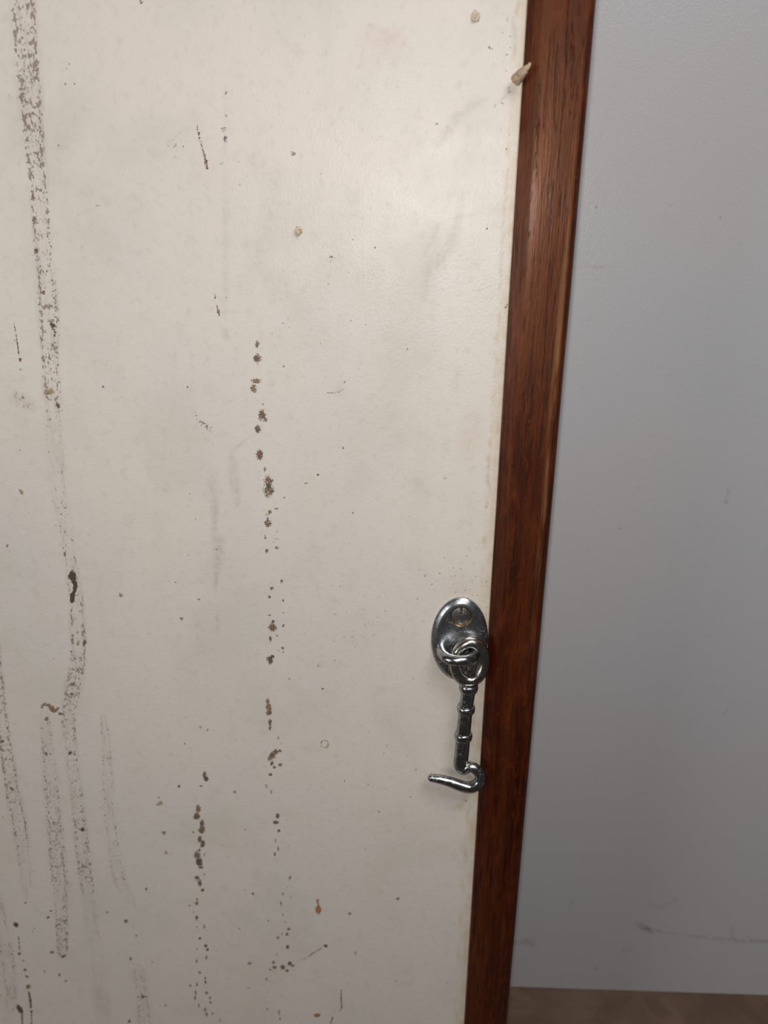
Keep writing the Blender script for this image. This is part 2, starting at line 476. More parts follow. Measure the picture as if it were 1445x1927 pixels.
# --- the black crack of dried matter and other heavy bits in that track
bl(136.5, 1083, 6.5, 9, BK, 1.2); ln([(137, 1088, 4, 1.1), (142, 1100, 4, 1.2), (140, 1112, 3, 1.1), (136, 1120, 4, 1.1), (136, 1131, 4, 1.1)], BK)
bl(99.5, 611, 6, 2.6, BK, 1.2, 0.6); ln([(99, 614, 1.5, .7), (106, 636, 1.3, .6)], DK)
ln([(27, 606, 1, .6), (31, 632, 1.1, .7), (36, 668, 1.2, .8)], RD); bl(38, 677, 2.6, 4, RD, 1.0)
bl(26, 642, 1.5, 3, GR, .7); bl(93, 737, 9, 6, TN, .72); bl(90, 741, 5, 3, BR, .65); bl(108.6, 762, 3.5, 7, BR, .75, -0.4)
bl(40.5, 926, 2.6, 6, TN, .9, -0.6); bl(13.5, 1027, 3.4, 2.6, RD, .6); bl(68, 472, 4, 5, BR, 1.0)
bl(82, 550, 3, 4, RD, .8); bl(62, 372, 3, 7, MB, .7); bl(64, 415, 4, 8, MB, .6)
bl(158.5, 1209, 4, 6, BR, .7); bl(115, 968, 2, 3, DK, .75); bl(122, 1042, 3, 5, DK, .7); bl(116, 945, 2.2, 2.2, DK, .7); bl(122, 1001, 2, 2, DK, .6)
ln([(79, 1331, 3, .6), (84, 1325, 3, .62), (92, 1327, 3.4, .66), (97, 1334, 5, .8), (103, 1338, 4, .7), (109, 1333, 3, .7)], MB)
bl(87.5, 1353, 3.6, 3.6, MB, .9); bl(132, 1417, 4, 3, DK, .95, -0.5); bl(87, 1418, 3.5, 4, BR, .7); bl(155, 1561, 3.6, 3.6, DK, 1.1)
bl(113, 1343, 4, 3, BR, .8); bl(135, 1306, 4, 3, MB, .8); bl(138, 1288, 3, 5, MB, .7); bl(22, 1484, 6, 2, BR, .8, 0.7); bl(5, 1395, 3, 3, DK, .8)
bl(159, 1209, 4, 5, BR, .7)
bl(30, 1740, 5, 4, DK, 1.1, 0.5); ln([(35, 1762, 1.3, .8), (37, 1788, 1.3, .7)], BR); bl(36.5, 1795, 2.8, 2.4, DK, 1); bl(44, 1808, 2, 2, BR, .8)
bl(47, 1825, 2.5, 2.5, BR, .9); bl(51, 1838, 5, 2, BR, .7, 0.5); bl(53, 1857, 4.4, 4, MB, .95); ln([(54, 1866, 2, .7), (57, 1882, 2.5, .8), (58, 1896, 2, .8)], BR)
bl(59, 1904, 2.6, 3, BR, .9); ln([(59, 1908, 1.5, .7), (61, 1960, 2, .8)], MB); bl(37, 1899, 4.5, 9, DK, 1.1, -0.55); ln([(41, 1908, 2, .7), (44, 1960, 2, .7)], MB)
for x, y, r, c in [(96, 1714, 2.2, DK), (90.6, 1726, 2.8, DK), (246, 1804, 3.2, DK), (237, 1733, 4, MB), (275, 1673, 2.6, BR), (98, 1792, 4, MB), (120, 1799, 3.4, BR),
                   (112, 1835, 3.2, MB), (124, 1846, 2.4, MB), (84, 1828, 2, GR), (48, 1699, 2, BR), (62, 1753, 2, GR), (202, 1717, 2.2, GR), (101, 123, 1, BR),
                   (269, 1876, 3.2, BR), (286, 1811, 2, BR), (257, 1760, 2, GR), (262, 1815, 1.6, BR), (311, 1892, 2, BR), (244, 1922, 3, BR), (358, 1855, 2.4, BR), (125, 129, 2.4, GR), (130, 121, 1.5, GR),
                   (140, 157, 1.3, BR), (230, 331, 1.4, RD), (293, 317, 1.6, RD), (285, 290, 1.2, RD), (114, 497, 1.3, BR), (128, 613, 1.2, BR), (194, 728, 2, BR), (353, 728, 2, GR), (148, 879, 1, BR),
                   (210, 698, 1.3, GR), (101, 1240, 1.4, BR), (129, 1113, 1.4, BR), (267, 1079, 1.6, TN), (342, 1164, 3.2, GR), (375, 1128, 2, BR), (330, 1096, 1.5, BR), (357, 929, 1.6, BR), (355, 950, 1.5, BR),
                   (368, 977, 1.4, BR), (227, 1120, 4, GR), (190, 1520, 1.5, BR), (340, 1308, 1.3, GR), (552, 289, 4, TN), (549, 286, 2.4, BR), (534, 511, 2, GR), (627, 457, 1.8, DK), (642, 443, 1.5, DK), (705, 466, 2, DK),
                   (603, 327, 1.5, GR), (916, 431, 2, DK), (822, 233, 2.2, GR), (804, 250, 1.2, GR), (931, 199, 2.6, GR), (921, 89, 3, GR), (924, 91, 2, GR), (603, 646, 2.2, DK), (602, 662, 1.2, DK), (649, 719, 2, GR),
                   (645, 843, 2, DK), (598, 893, 1.8, DK), (576, 909, 2.4, GR), (535, 937, 1.8, GR), (470, 642, 1.6, DK), (511, 629, 1.4, BR), (545, 617, 1.4, BR), (477, 606, 1.6, DK), (354, 728, 1.8, DK), (385, 686, 1.5, GR),
                   (630, 1156, 2, DK), (607, 1296, 2, DK), (544, 1277, 1.8, DK), (580, 1345, 1.2, DK), (644, 1425, 1, DK), (648, 1470, 1.6, DK), (692, 1476, 1.4, DK), (693, 1378, 1.2, DK), (783, 1448, 2.6, MB), (772, 1500, 1.5, DK),
                   (476, 1682, 3, BR), (461, 1675, 1.8, GR), (450, 1747, 2, GR), (441.6, 1490.6, 3, GR), (336.5, 1479, 3.4, DK), (377, 1369, 3.4, MB), (390, 1372.5, 2.6, MB), (462, 1561, 1.8, BR), (658, 1719, 3, GR), (669, 1793, 3.2, TN),
                   (470, 1812, 4, TN), (468, 1859, 1.8, GR), (503, 1899, 2, GR), (748, 1691, 3.4, GR), (713, 1527, 2, TN), (312, 1605, 3.4, TN), (299, 1501, 2, DK), (298, 1513, 3.6, TN), (303, 1511, 3.6, TN), (308, 1567, 4, GR)]:
    bl(x, y, r, r, c, 0.72)
# --- second column of dried blobs, middle of the door
for q in [(484, 648, 4, 7, MB, .7), (483.6, 675, 7, 8, BR, .82), (484, 686, 3, 2, MB, .6), (482, 717, 7.5, 6, MB, .74), (477.6, 732, 6, 7, MB, .78), (495, 761, 2.2, 2.2, BR, .8), (493, 781, 7, 10, BR, .80),
          (499, 790, 4, 4, BR, .8), (485, 807.5, 6, 7, BR, .80), (488.5, 855, 6, 9, BR, .88), (498.5, 884, 2.2, 6, MB, .7), (505.6, 907, 9, 12, BR, .66), (505, 924, 10, 11, BR, .68), (506, 914, 6, 7, DK, .9),
          (520, 957, 4, 2, MB, .7), (508, 963, 3, 4, MB, .9), (501, 968, 2.4, 2.2, MB, .7), (503.5, 977, 2, 4, BR, .8), (504, 985, 6.5, 7, BR, .80), (499, 1011, 1.6, 5, MB, .7), (521, 1014, 4, 2, MB, .7), (514, 1020, 1.6, 2, BR, .7),
          (521, 1031, 4, 3, BR, .8), (501.5, 1037, 2.6, 5, BR, .8), (530, 1093, 2.8, 3.4, BR, .8), (512, 1107, 3.4, 2.6, BR, .8), (507, 1123, 2.8, 3.4, BR, .8), (533, 1130, 2.4, 2, BR, .8),
          (507, 1158, 2.4, 2.4, BR, .7), (533, 1154, 1.8, 2, BR, .7), (533, 1177, 3, 3.4, MB, .66), (512.5, 1180, 7.5, 8, BR, .76), (514, 1170, 2.4, 3, DK, .8), (521, 1196, 2.2, 2.2, BR, .7), (509, 1202, 2.8, 6, BR, .78), (508, 1241, 6, 9, DK, .82), (513, 1235, 3.6, 3, DK, .8),
          (532, 1220, 3, 2.4, MB, .8), (524, 1224, 1.8, 1.8, MB, .7), (533, 1227, 2, 2, MB, .7), (504, 1321, 4, 7, MB, .76), (506, 1332, 5, 9, MB, .86), (506, 1342, 5, 4, BR, .95), (508, 1360, 3.6, 6, BR, .82), (508, 1370, 3, 4, BR, .85), (523, 1388, 2.4, 4, MB, .66),
          (529, 1398, 2, 3, MB, .6), (513, 1421, 6, 8, BR, .78), (518, 1415, 5, 6, BR, .76), (507, 1428, 4, 4, MB, .7), (526, 1413, 4, 3, BR, .82), (511, 1437, 3, 4, BR, .9), (527, 1439, 4, 3.4, MB, .9), (516, 1444, 2.8, 2.4, BR, .9), (509, 1457.5, 3, 2.6, BR, .95),
          (501, 1480, 3, 4, MB, .55), (510, 1490, 2, 5, MB, .6), (535, 1490, 2, 2, MB, .5), (522, 1536, 3.4, 5, BR, .9), (519, 1548, 5, 3.6, BR, .9), (525, 1563, 3, 3, BR, .85), (518, 1581, 2, 3, MB, .7), (523, 1598, 1.8, 5, MB, .8), (517, 1608, 2, 5, MB, .8),
          (543, 1592, 2, 2, GR, .6), (539, 1544, 1.6, 3, GR, .55), (545, 1652, 3, 5, GR, .6), (541, 1668, 2, 3, GR, .6), (532, 1683, 2, 4, GR, .62), (529, 1700, 2, 5, GR, .6), (548, 1690, 1.6, 4, GR, .55), (532, 1722, 1.6, 3, GR, .6), (536, 1735, 1.8, 3, GR, .55), (505, 1732, 3, 1.6, GR, .6),
          (543, 1748, 3, 3, MB, .8), (540, 1758, 3, 3.4, BR, .8), (523, 1765, 3, 2.6, MB, .7), (531, 1757, 1.8, 2, MB, .8), (541, 1782, 3, 4, BR, .9), (515, 1811, 3, 3, MB, .8), (516, 1820, 4, 3, MB, .8), (509, 1825, 3, 2, MB, .7), (532, 1820, 4, 5, BR, .85), (540, 1826, 3.4, 3, BR, .8),
          (545, 1813, 4, 4, BR, .85), (551, 1817, 4, 3, MB, .8), (521, 1795, 1.6, 3, GR, .6), (501, 1843, 2.2, 4, GR, .6), (503, 1866, 2, 2, GR, .5), (525, 1905, 2.4, 6, GR, .6), (527, 1917, 2, 4, GR, .6),
          # third, lower column
          (385, 1458, 4, 6, BR, .85), (388, 1466, 4.5, 4.4, DK, .95), (378.5, 1479, 2.4, 2.2, MB, .8), (373, 1522, 5, 7, MB, .88), (370, 1536, 6, 6, BR, .98), (380, 1549, 4.4, 6, BR, .85), (380, 1561, 6, 8, BR, .84), (364, 1566, 2, 2, BR, .75), (376, 1579, 4, 7, BR, .86),
          (381, 1588, 4.6, 7, BR, .86), (375, 1600, 3, 2.6, BR, .85), (371, 1610, 6, 8, BR, .76), (375, 1622, 6, 8, DK, .86), (378, 1632, 5, 3, BR, .8), (385, 1608, 2, 4, GR, .6), (371, 1652, 4, 5, BR, .8), (376, 1662, 4, 6, BR, .85), (381.5, 1675, 3.2, 3, BR, .95), (384, 1646, 2, 4, GR, .6),
          (371, 1692, 2, 3, MB, .8), (370, 1700, 3.4, 3.4, MB, .85), (365, 1716, 1.8, 2, GR, .7), (370, 1727, 3, 4, BR, .9), (370, 1744, 1.6, 2.4, GR, .7), (384, 1744, 2, 4, GR, .7), (387, 1752, 2, 2, GR, .7), (376, 1766, 2.6, 2.6, BR, .85), (387, 1780, 3, 4, BR, .85), (390, 1787, 3, 3, BR, .85),
          (371, 1786, 1.6, 2, GR, .6), (388, 1802, 2.6, 4, BR, .8), (370, 1808, 1.8, 4, MB, .7), (376, 1830, 2.6, 2, BR, .8), (386, 1841, 2, 4, BR, .8), (387, 1848, 2.6, 3, BR, .8), (371, 1852, 2, 4, MB, .7), (389, 1869, 2.8, 3, BR, .8), (368, 1868, 1.8, 6, MB, .75), (367, 1878, 2, 4, MB, .75),
          (395, 1878, 2, 3, BR, .75), (396, 1886, 2.2, 3, BR, .75), (374, 1892, 2, 4, GR, .7), (386, 1901, 2, 5, MB, .75), (389, 1910, 2, 4, MB, .75), (400, 1907, 2, 3, GR, .6), (358, 1854, 2, 2, BR, .8), (413, 1919, 2, 4, GR, .5)]:
    bl(*q)
# --- thin scratches and coloured drips
ln([(370, 235, 1.2, .5), (374, 252, 2, .75), (377, 266, 1.4, .55), (383, 286, 1.6, .85), (388, 306, 2.2, 1.0), (390, 316, 2.4, 1.0)], RD)
ln([(338, 250, .9, .6), (341, 264, .9, .6)], RD); bl(344, 277, 1.5, 2, RD, .8); ln([(262, -6, 2, .9), (267, 6, 1.6, .8)], RD)
ln([(403, 553, 1, .6), (408, 575, 1, .7), (411, 588, 1.7, .8), (414, 600, 1, .7)], RD); ln([(163, 385, .9, .5), (182, 386, 1.1, .62), (195, 386, .8, .4), (203, 386, 1.2, .7), (214, 386, .9, .5)], GR)
bl(424, 259, 3, 3.4, BLU, 1.15); bl(424, 266, 3, 4, BLU, .5); bl(425, 175, 2.4, 5, BLU, .68); bl(425, 218, 2.6, 6, BLU, .48); bl(421, 243, 6, 4, BLU, .43); bl(417, 308, 5, 5, BLU, .38)
bl(597.5, 1696, 2.4, 6, OR, .9); bl(599, 1712, 5, 8, OR, 1.15); bl(597, 1910.5, 6, 3.4, OR, 1.15); ln([(571, 1806, .9, .5), (590, 1793, 1.2, .68), (609, 1782, 1, .6)], GR); bl(612.5, 1780, 4, 3, BR, .95)
ln([(642, 1863, 1.6, .75), (642, 1882, 1.4, .8), (643, 1897, 1.6, .7), (638, 1903, 1, .5)], MB); ln([(626, 1915, 1.6, .8), (622, 1927, 1.6, .7)], MB)
ln([(354, 1042, .8, .6), (357, 1054, .8, .6)], GR); ln([(720, 1425, .9, .5), (729, 1400, .9, .4)], GR)
bl(407, 1034, 3, 1.2, DK, .8, 0.6); bl(374, 1128, 3, 1.4, BR, .75, 0.6); ln([(614, 740, 1.4, .45), (634, 738, 1.6, .5), (650, 731, 1.4, .5)], TN)
for k in range(46):      # loose dotted dirt patches
    x = rng.gauss(385, 9); y = 796 + (x - 380) * 0.9 + rng.gauss(0, 3); bl(x, y, 1.2, 1.2, GR, .7)
for k in range(60):
    x = rng.gauss(675, 34); y = 1170 + rng.gauss(0, 45); bl(x, y, 1.2, 1.2, GR, .55)
for k in range(70):
    x = rng.gauss(860, 38); y = 1100 + rng.gauss(0, 26); bl(x, y, 1.3, 1.3, GR, .6)
for k in range(34):
    x = 960 - rng.random() * 16; y = 30 + rng.random() * 300; bl(x, y, 1.5, 2.2, GR, .5)
for k in range(60):
    x = rng.gauss(620, 70); y = 610 + rng.gauss(0, 90); bl(x, y, 1.1, 1.1, GR, .55)
# --- soft rubbed smears
GG = (0.36, 0.35, 0.31); BG = (0.36, 0.29, 0.22)
sm([(398, 885, 8, .15), (401, 920, 11, .34), (404, 950, 8, .42), (403, 990, 5, .45), (405, 1010, 5, .3)], GG)
sm([(412, 1018, 11, .42), (411, 1050, 10, .46), (408, 1075, 5, .46), (406, 1100, 4, .5), (405, 1120, 3, .2)], GG)
sm([(437, 852, 5, .22), (439, 880, 9, .34), (443, 915, 8, .36), (446, 950, 4, .3)], GG); sm([(378, 928, 5, .15), (395, 930, 7, .25)], GG)
sm([(424, 625, 7, .28), (425, 634, 6, .3)], GG); sm([(425, 160, 4, .10), (424, 330, 5, .15), (424, 480, 6, .2), (424, 590, 6, .16)], GG)
sm([(409, 1160, 4, .3), (408, 1190, 3, .3)], GG); sm([(436, 848, 2, .3), (450, 838, 3, .35), (470, 822, 2, .2), (500, 806, 2, .12)], BG)
sm([(915, 186, 6, .15), (885, 200, 8, .30), (855, 228, 12, .36), (843, 248, 9, .30), (822, 275, 5, .2), (812, 300, 3, .1)], BG)
sm([(868, 372, 6, .15), (862, 425, 8, .30), (848, 455, 10, .28), (825, 490, 13, .34), (808, 515, 12, .28), (795, 560, 8, .14)], BG)
sm([(520, 330, 14, .12), (480, 500, 16, .14), (560, 560, 30, .14), (640, 500, 22, .10)], BG); sm([(700, 70, 20, .14), (735, 68, 14, .32), (757, 82, 8, .22), (690, 100, 24, .1)], (0.55, 0.27, 0.20))
sm([(640, 735, 12, .18)] * 2, BG); sm([(30, 748, 10, .2), (60, 762, 10, .2)], BG); sm([(125, 272, 18, .18), (150, 200, 26, .12)], (0.5, 0.42, 0.32)); sm([(115, 280, 8, .25)] * 2, GG)
sm([(607, 1248, 6, .3), (600, 1250, 3, .3)], GG); sm([(322, 270, 4, .15)] * 2, BG)
# lower gloom of soft dirt along the tracks
sm([(185, 1870, 14, .30), (195, 1900, 12, .25)], (0.42, 0.32, 0.26))
def ring(x, y, r, col, s, wd=1.2):
    n = 18
    ln([(x + r * math.cos(6.283 * k / n), y + r * 1.05 * math.sin(6.283 * k / n), wd, s) for k in range(n + 1)], col)
ring(623, 487, 4.4, GR, .45); ring(323, 270, 8, (0.50, 0.38, 0.22), .45, 1.4); ring(611, 1400, 7, TN, .46, 1.8)
# --- yellowed glue margin beside the wood strip
XL0, XL1 = 993.0, 873.5
def edge_x(y): return XL0 + (XL1 - XL0) * y / 1927.0
path(tan, [(edge_x(y) - 3, y, 7 + 4 * rng.random(), 0.34 + 0.28 * rng.random()) for y in range(-160, 2080, 18)], soft=0.6)
path(tan, [(edge_x(y) - 14 - 7 * rng.random(), y, 4, 0.10 + 0.5 * rng.random() ** 2) for y in range(-160, 2080, 14)], soft=0.7)
path(tan, [(888, 790, 18, .16), (884, 830, 20, .22), (880, 850, 14, .1)], soft=0.7)
path(tan, [(880, 1490, 8, .35), (868, 1520, 7, .3), (870, 1515, 3, .5)], soft=0.6); path(tan, [(845, 1520, 3, .25), (868, 1518, 4, .5), (876, 1500, 4, .4)], soft=0.7)
path(tan, [(866, 1115, 30, .2)] * 2, soft=0.7)
path(smear, [(964, 35, 3, .3), (968, 60, 5, .45), (966, 82, 5, .3), (971, 100, 3, .3)], soft=0.7)
path(smear, [(950, 165, 4, .2), (963, 172, 4, .34), (955, 176, 3, .3), (935, 197, 2, .3)], 1, 0, 0.7, (0.34, 0.27, 0.21), smearcol)
path(smear, [(958, 315, 2, .4), (954, 340, 3, .3), (948, 400, 3, .2), (944, 470, 3, .3), (941, 540, 3, .35)], soft=0.7)
path(smear, [(920, 870, 2, .35), (918, 905, 3, .5), (922, 920, 2, .6), (921, 935, 2, .3)], soft=0.6)
bl(955, 574, 2, 3, TN, .9); bl(952, 578, 1.8, 2, BR, .8); bl(877, 1507, 2.4, 1.6, BR, .8); bl(916, 954, 1.6, 1.6, BR, .7)
ring(895, 33, 9, (0.5, 0.40, 0.26), .42, 1.5)
# --- marks on the wall behind
def wm(pts, col=(0.24, 0.17, 0.15), s=0.4, soft=.6): path(w_smear, pts, s, 0, soft, col, w_col)
wm([(1199, 1738, 4, .6), (1210, 1745, 5, .75), (1225, 1752, 4, .7), (1240, 1753, 2.5, .5), (1275, 1758, 2, .25), (1310, 1763, 3, .35), (1350, 1766, 2.4, .3), (1372, 1770, 4, .4), (1445, 1771, 3, .38), (1540, 1774, 3, .35)], (0.24, 0.165, 0.145))
wm([(1225, 1704, 2, .25), (1245, 1709, 4, .35), (1258, 1700, 2, .3), (1275, 1690, 2, .15)]); wm([(980, 1775, 3, .3), (990, 1772, 6, .4), (1000, 1777, 5, .45), (1004, 1770, 4, .3)], (0.26, 0.19, 0.17))
wm([(1075, 1697, 4, .3)] * 2, (.25, .2, .18)); wm([(1170, 1790, 3, .3), (1185, 1788, 2, .3)]); wm([(1378, 1747, 3, .3), (1380, 1770, 3, .35)]); wm([(1122, 1823, 3, .4)] * 2); wm([(1249, 1779, 3, .3)] * 2)
wm([(1085, 500, 1.5, .15), (1120, 503, 2, .3), (1160, 504, 1.6, .25)], (.3, .27, .24)); wm([(1371, 920, 1.5, .4), (1366, 945, 3, .5)], (.27, .25, .17))
wm([(1105, 1034, 4, .3)] * 2, (.3, .28, .27)); wm([(1192, 925, 2, .2), (1202, 916, 2, .25)]); wm([(1314, 988, 2.4, .3)] * 2); wm([(1295, 1272, 2.4, .3)] * 2); wm([(1372, 1325, 2, .15), (1362, 1345, 3, .2)])
wm([(1186, 1052, 1, .2)] * 2); wm([(1260, 386, 2, .4)] * 2, (.2, .19, .2)); wm([(1385, 355, 2, .3)] * 2, (.3, .2, .25)); wm([(1325, 268, 1.6, .4)] * 2, (.2, .2, .3)); wm([(1395, 460, 2, .3)] * 2); wm([(1225, 108, 1.8, .4)] * 2)

# ------------------------------------------------------------------ surfaces that carry those layers
def project(pts):
    q = pts - np.array(CAM); z = q @ np.array(fw)
    return CX + F * (q @ np.array(RT)) / z, CY - F * (q @ np.array(UP)) / z, z

def sample(arr, px, py, ok):
    x = np.clip(px + PAD, 0, W_ - 1.01); y = np.clip(py + PAD, 0, H_ - 1.01)
    x0 = x.astype(int); y0 = y.astype(int); fx = x - x0; fy = y - y0
    if arr.ndim == 3: fx = fx[:, None]; fy = fy[:, None]
    v = (arr[y0, x0] * (1 - fx) + arr[y0, np.minimum(x0 + 1, W_ - 1)] * fx) * (1 - fy) + \
        (arr[np.minimum(y0 + 1, H_ - 1), x0] * (1 - fx) + arr[np.minimum(y0 + 1, H_ - 1), np.minimum(x0 + 1, W_ - 1)] * fx) * fy
    if arr.ndim == 2: v = v * ok
    return v

def axis(lo, a, b, hi, step, coarse=0.05):
    mid = np.arange(a, b, step)
    left = np.arange(lo, a, coarse) if lo < a else np.array([])
    right = np.append(np.arange(b, hi, coarse), hi) if hi > b else np.array([b])
    return np.concatenate([left, mid, right])

def slab(name, us, zs, origin, udir, ndir, thick, mat, attrs, parent=None):
    """a board: dense stained front, plain sides and back"""
    U, Z = np.meshgrid(us, zs)
    n = U.size; nu, nz = len(us), len(zs)
    o = np.array(origin); ud = np.array(udir); nd = np.array(ndir)
    front = o + U.reshape(-1, 1) * ud + Z.reshape(-1, 1) * np.array([0, 0, 1.0])
    corners = []
    for u, z in ((us[0], zs[0]), (us[-1], zs[0]), (us[-1], zs[-1]), (us[0], zs[-1])):
        corners.append(o + u * ud + z * np.array([0, 0, 1.0]) + nd * thick)
    V = np.vstack([front, np.array(corners)])
    idx = np.arange(n).reshape(nz, nu)
    quads = np.stack([idx[:-1, :-1], idx[:-1, 1:], idx[1:, 1:], idx[1:, :-1]], -1).reshape(-1, 4)
    bot = list(idx[0, :]); top = list(idx[-1, :]); lef = list(idx[:, 0]); rig = list(idx[:, -1])
    extra = [bot[::-1] + [n, n + 1], top + [n + 2, n + 3], lef + [n + 3, n], rig[::-1] + [n + 1, n + 2], [n + 3, n + 2, n + 1, n]]
    loops = np.concatenate([quads.ravel()] + [np.array(e) for e in extra]).astype(np.int32)
    counts = np.concatenate([np.full(len(quads), 4), np.array([len(e) for e in extra])]).astype(np.int32)
    starts = np.concatenate([[0], np.cumsum(counts)[:-1]]).astype(np.int32)
    me = bpy.data.meshes.new(name)
    me.vertices.add(len(V)); me.vertices.foreach_set('co', V.astype(np.float32).ravel())
    me.loops.add(len(loops)); me.loops.foreach_set('vertex_index', loops)
    me.polygons.add(len(counts)); me.polygons.foreach_set('loop_start', starts); me.polygons.foreach_set('loop_total', counts)
    me.update(calc_edges=True)
    px, py, z = project(V)
    ok = ((z > 0.05) & (px > -PAD) & (px < 1445 + PAD) & (py > -PAD) & (py < 1927 + PAD)).astype(np.float32)
    ok[n:] = 0
    for an, arr in attrs.items():
        val = sample(arr, px, py, ok).astype(np.float32)
        if arr.ndim == 2:
            at = me.attributes.new(an, 'FLOAT', 'POINT'); at.data.foreach_set('value', val)
        else:
            at = me.attributes.new(an, 'FLOAT_COLOR', 'POINT')
            at.data.foreach_set('color', np.hstack([val, np.ones((len(V), 1), np.float32)]).ravel())
    me.materials.append(mat)
    ob = bpy.data.objects.new(name, me); C.objects.link(ob)
    if parent: ob.parent = parent
    return ob

FLOOR_Z = (PW(960, 1858).z + PW(1445, 1873).z) / 2
XEDGE = np.mean([P(edge_x(y), y).x for y in (0, 500, 1000, 1500, 1927)])
XRIGHT = np.mean([P(1123 + (954 - 1123) * y / 1927, y, -0.0025).x for y in (0, 500, 1000, 1500, 1927)])
print('XEDGE', [round(P(edge_x(y), y).x, 4) for y in (0, 500, 1000, 1500, 1927)], 'right', [round(P(1123 - 169 * y / 1927, y, -.0025).x, 4) for y in (0, 500, 1000, 1500, 1927)],
      'floor', PW(960, 1858), PW(1445, 1873), 'ext', P(0, 0), P(0, 1927))

floor_bm = bmesh.new()
bmesh.ops.create_cube(floor_bm, size=1, matrix=Matrix.Translation((0.1, 0.25, FLOOR_Z - 0.01)) @ Matrix.Diagonal((3.0, 0.80, 0.02, 1)))
floor = bm_obj('floor', floor_bm, M_floor, smooth=False); floor['kind'] = 'structure'

wus = axis(-1.2, -0.02, 0.40, 1.2, 0.0010); wzs = axis(FLOOR_Z, -0.72, 0.16, 0.7, 0.0010)
wzs[0] = FLOOR_Z; wzs = np.unique(np.concatenate([[FLOOR_Z], wzs[wzs > FLOOR_Z + 1e-4]]))
wall = slab('wall_back', wus, wzs, WO, WU, WN, 0.05, M_wall, {'smear': w_smear, 'smearcol': w_col}); wall['kind'] = 'structure'

DTOP, DBOT = 0.55, FLOOR_Z + 0.008
DTHICK = 0.020
dus = axis(-0.62, -0.262, XEDGE, XEDGE, 0.0006); dus = np.append(dus[dus < XEDGE - 2e-4], XEDGE)
dzs = axis(DBOT, -0.475, 0.105, DTOP, 0.0006); dzs = np.unique(dzs)
door = slab('door_1', dus, dzs, (0, 0, 0), (1, 0, 0), (0, 1, 0), DTHICK, M_door,
            {'fleck': fleck, 'blob': blob, 'smear': smear, 'tan': tan, 'blobcol': blobcol, 'smearcol': smearcol})
door['kind'] = 'structure'

# --- wood lipping along the door's free edge (profile swept over the height)
Wd = XRIGHT - XEDGE
prof = [(0.0, DTHICK), (0.0, -0.0006), (0.0003, -0.0010), (0.0046, -0.0034), (0.0052, -0.00365), (0.0062, -0.0038)]
for k in range(1, 8): prof.append((0.0062 + (Wd - 0.0102) * k / 8, -0.0038 - 0.0001 * math.sin(math.pi * k / 8)))
for k in range(0, 9):
    a = math.pi / 2 * k / 8
    prof.append((Wd - 0.0034 + 0.0034 * math.sin(a), -0.0038 + 0.0034 * (1 - math.cos(a))))
prof += [(Wd, DTHICK - 0.001), (Wd - 0.001, DTHICK)]
zs = np.linspace(DBOT, DTOP, 420)
V, Fc, wear = [], [], []
NP = len(prof)
for z in zs:
    for i, (x, y) in enumerate(prof):
        jig = 0.00018 * mnoise.noise(Vector((i * 0.7, z * 16, 3))) if 0 < i < NP - 3 else 0
        V.append((XEDGE + x + jig, y + jig * 0.6, z))
        u = x / Wd
        wv = math.exp(-((u - 0.855) / 0.035) ** 2) * (1.0 if y < 0 else 0)
        _, pyy, _ = project(np.array([[XEDGE + x, y, z]])); pyy = pyy[0]
        wv *= min(1, max(0.0, 1.1 - abs(pyy - 720) / 560))
        wear.append(max(wv, 0))
for j in range(len(zs) - 1):
    for i in range(NP):
        k = (i + 1) % NP
        Fc.append((j * NP + i, j * NP + k, (j + 1) * NP + k, (j + 1) * NP + i))
Fc.append(tuple(range(NP))[::-1]); Fc.append(tuple((len(zs) - 1) * NP + i for i in range(NP)))
strip = mesh_obj('edge_strip', V, Fc, M_wood, door)
at = strip.data.attributes.new('wear', 'FLOAT', 'POINT'); at.data.foreach_set('value', np.array(wear, np.float32))
strip['label'] = 'reddish-brown varnished wood strip'
bmx = bmesh.new(); bmx.from_mesh(strip.data); bmesh.ops.recalc_face_normals(bmx, faces=bmx.faces); bmx.to_mesh(strip.data); bmx.free()
strip.data.set_sharp_from_angle(angle=math.radians(24))

# ------------------------------------------------------------------ cabin hook
pc = P(864.7, 1205.5, -0.002)
s = S(864.7, 1205.5)
A = abs(P(918.3, 1205, -0.001).x - P(811.2, 1205, -0.001).x) / 2
B = abs(P(864, 1128.5, -0.001).z - P(864, 1282.5, -0.001).z) / 2
PT = 0.0030                                       # plate thickness
root = bpy.data.objects.new('cabin_hook', None); C.objects.link(root)
root.location = (pc.x, 0, pc.z); root.empty_display_size = 0.01
root['label'] = 'worn chrome cabin hook hanging from an oval screw plate on the cream door'
root['category'] = 'door hook'
bpy.context.view_layer.update()

def recalc(o, sharp=None):
    b = bmesh.new(); b.from_mesh(o.data); bmesh.ops.recalc_face_normals(b, faces=b.faces); b.to_mesh(o.data); b.free()
    if sharp: o.data.set_sharp_from_angle(angle=math.radians(sharp))

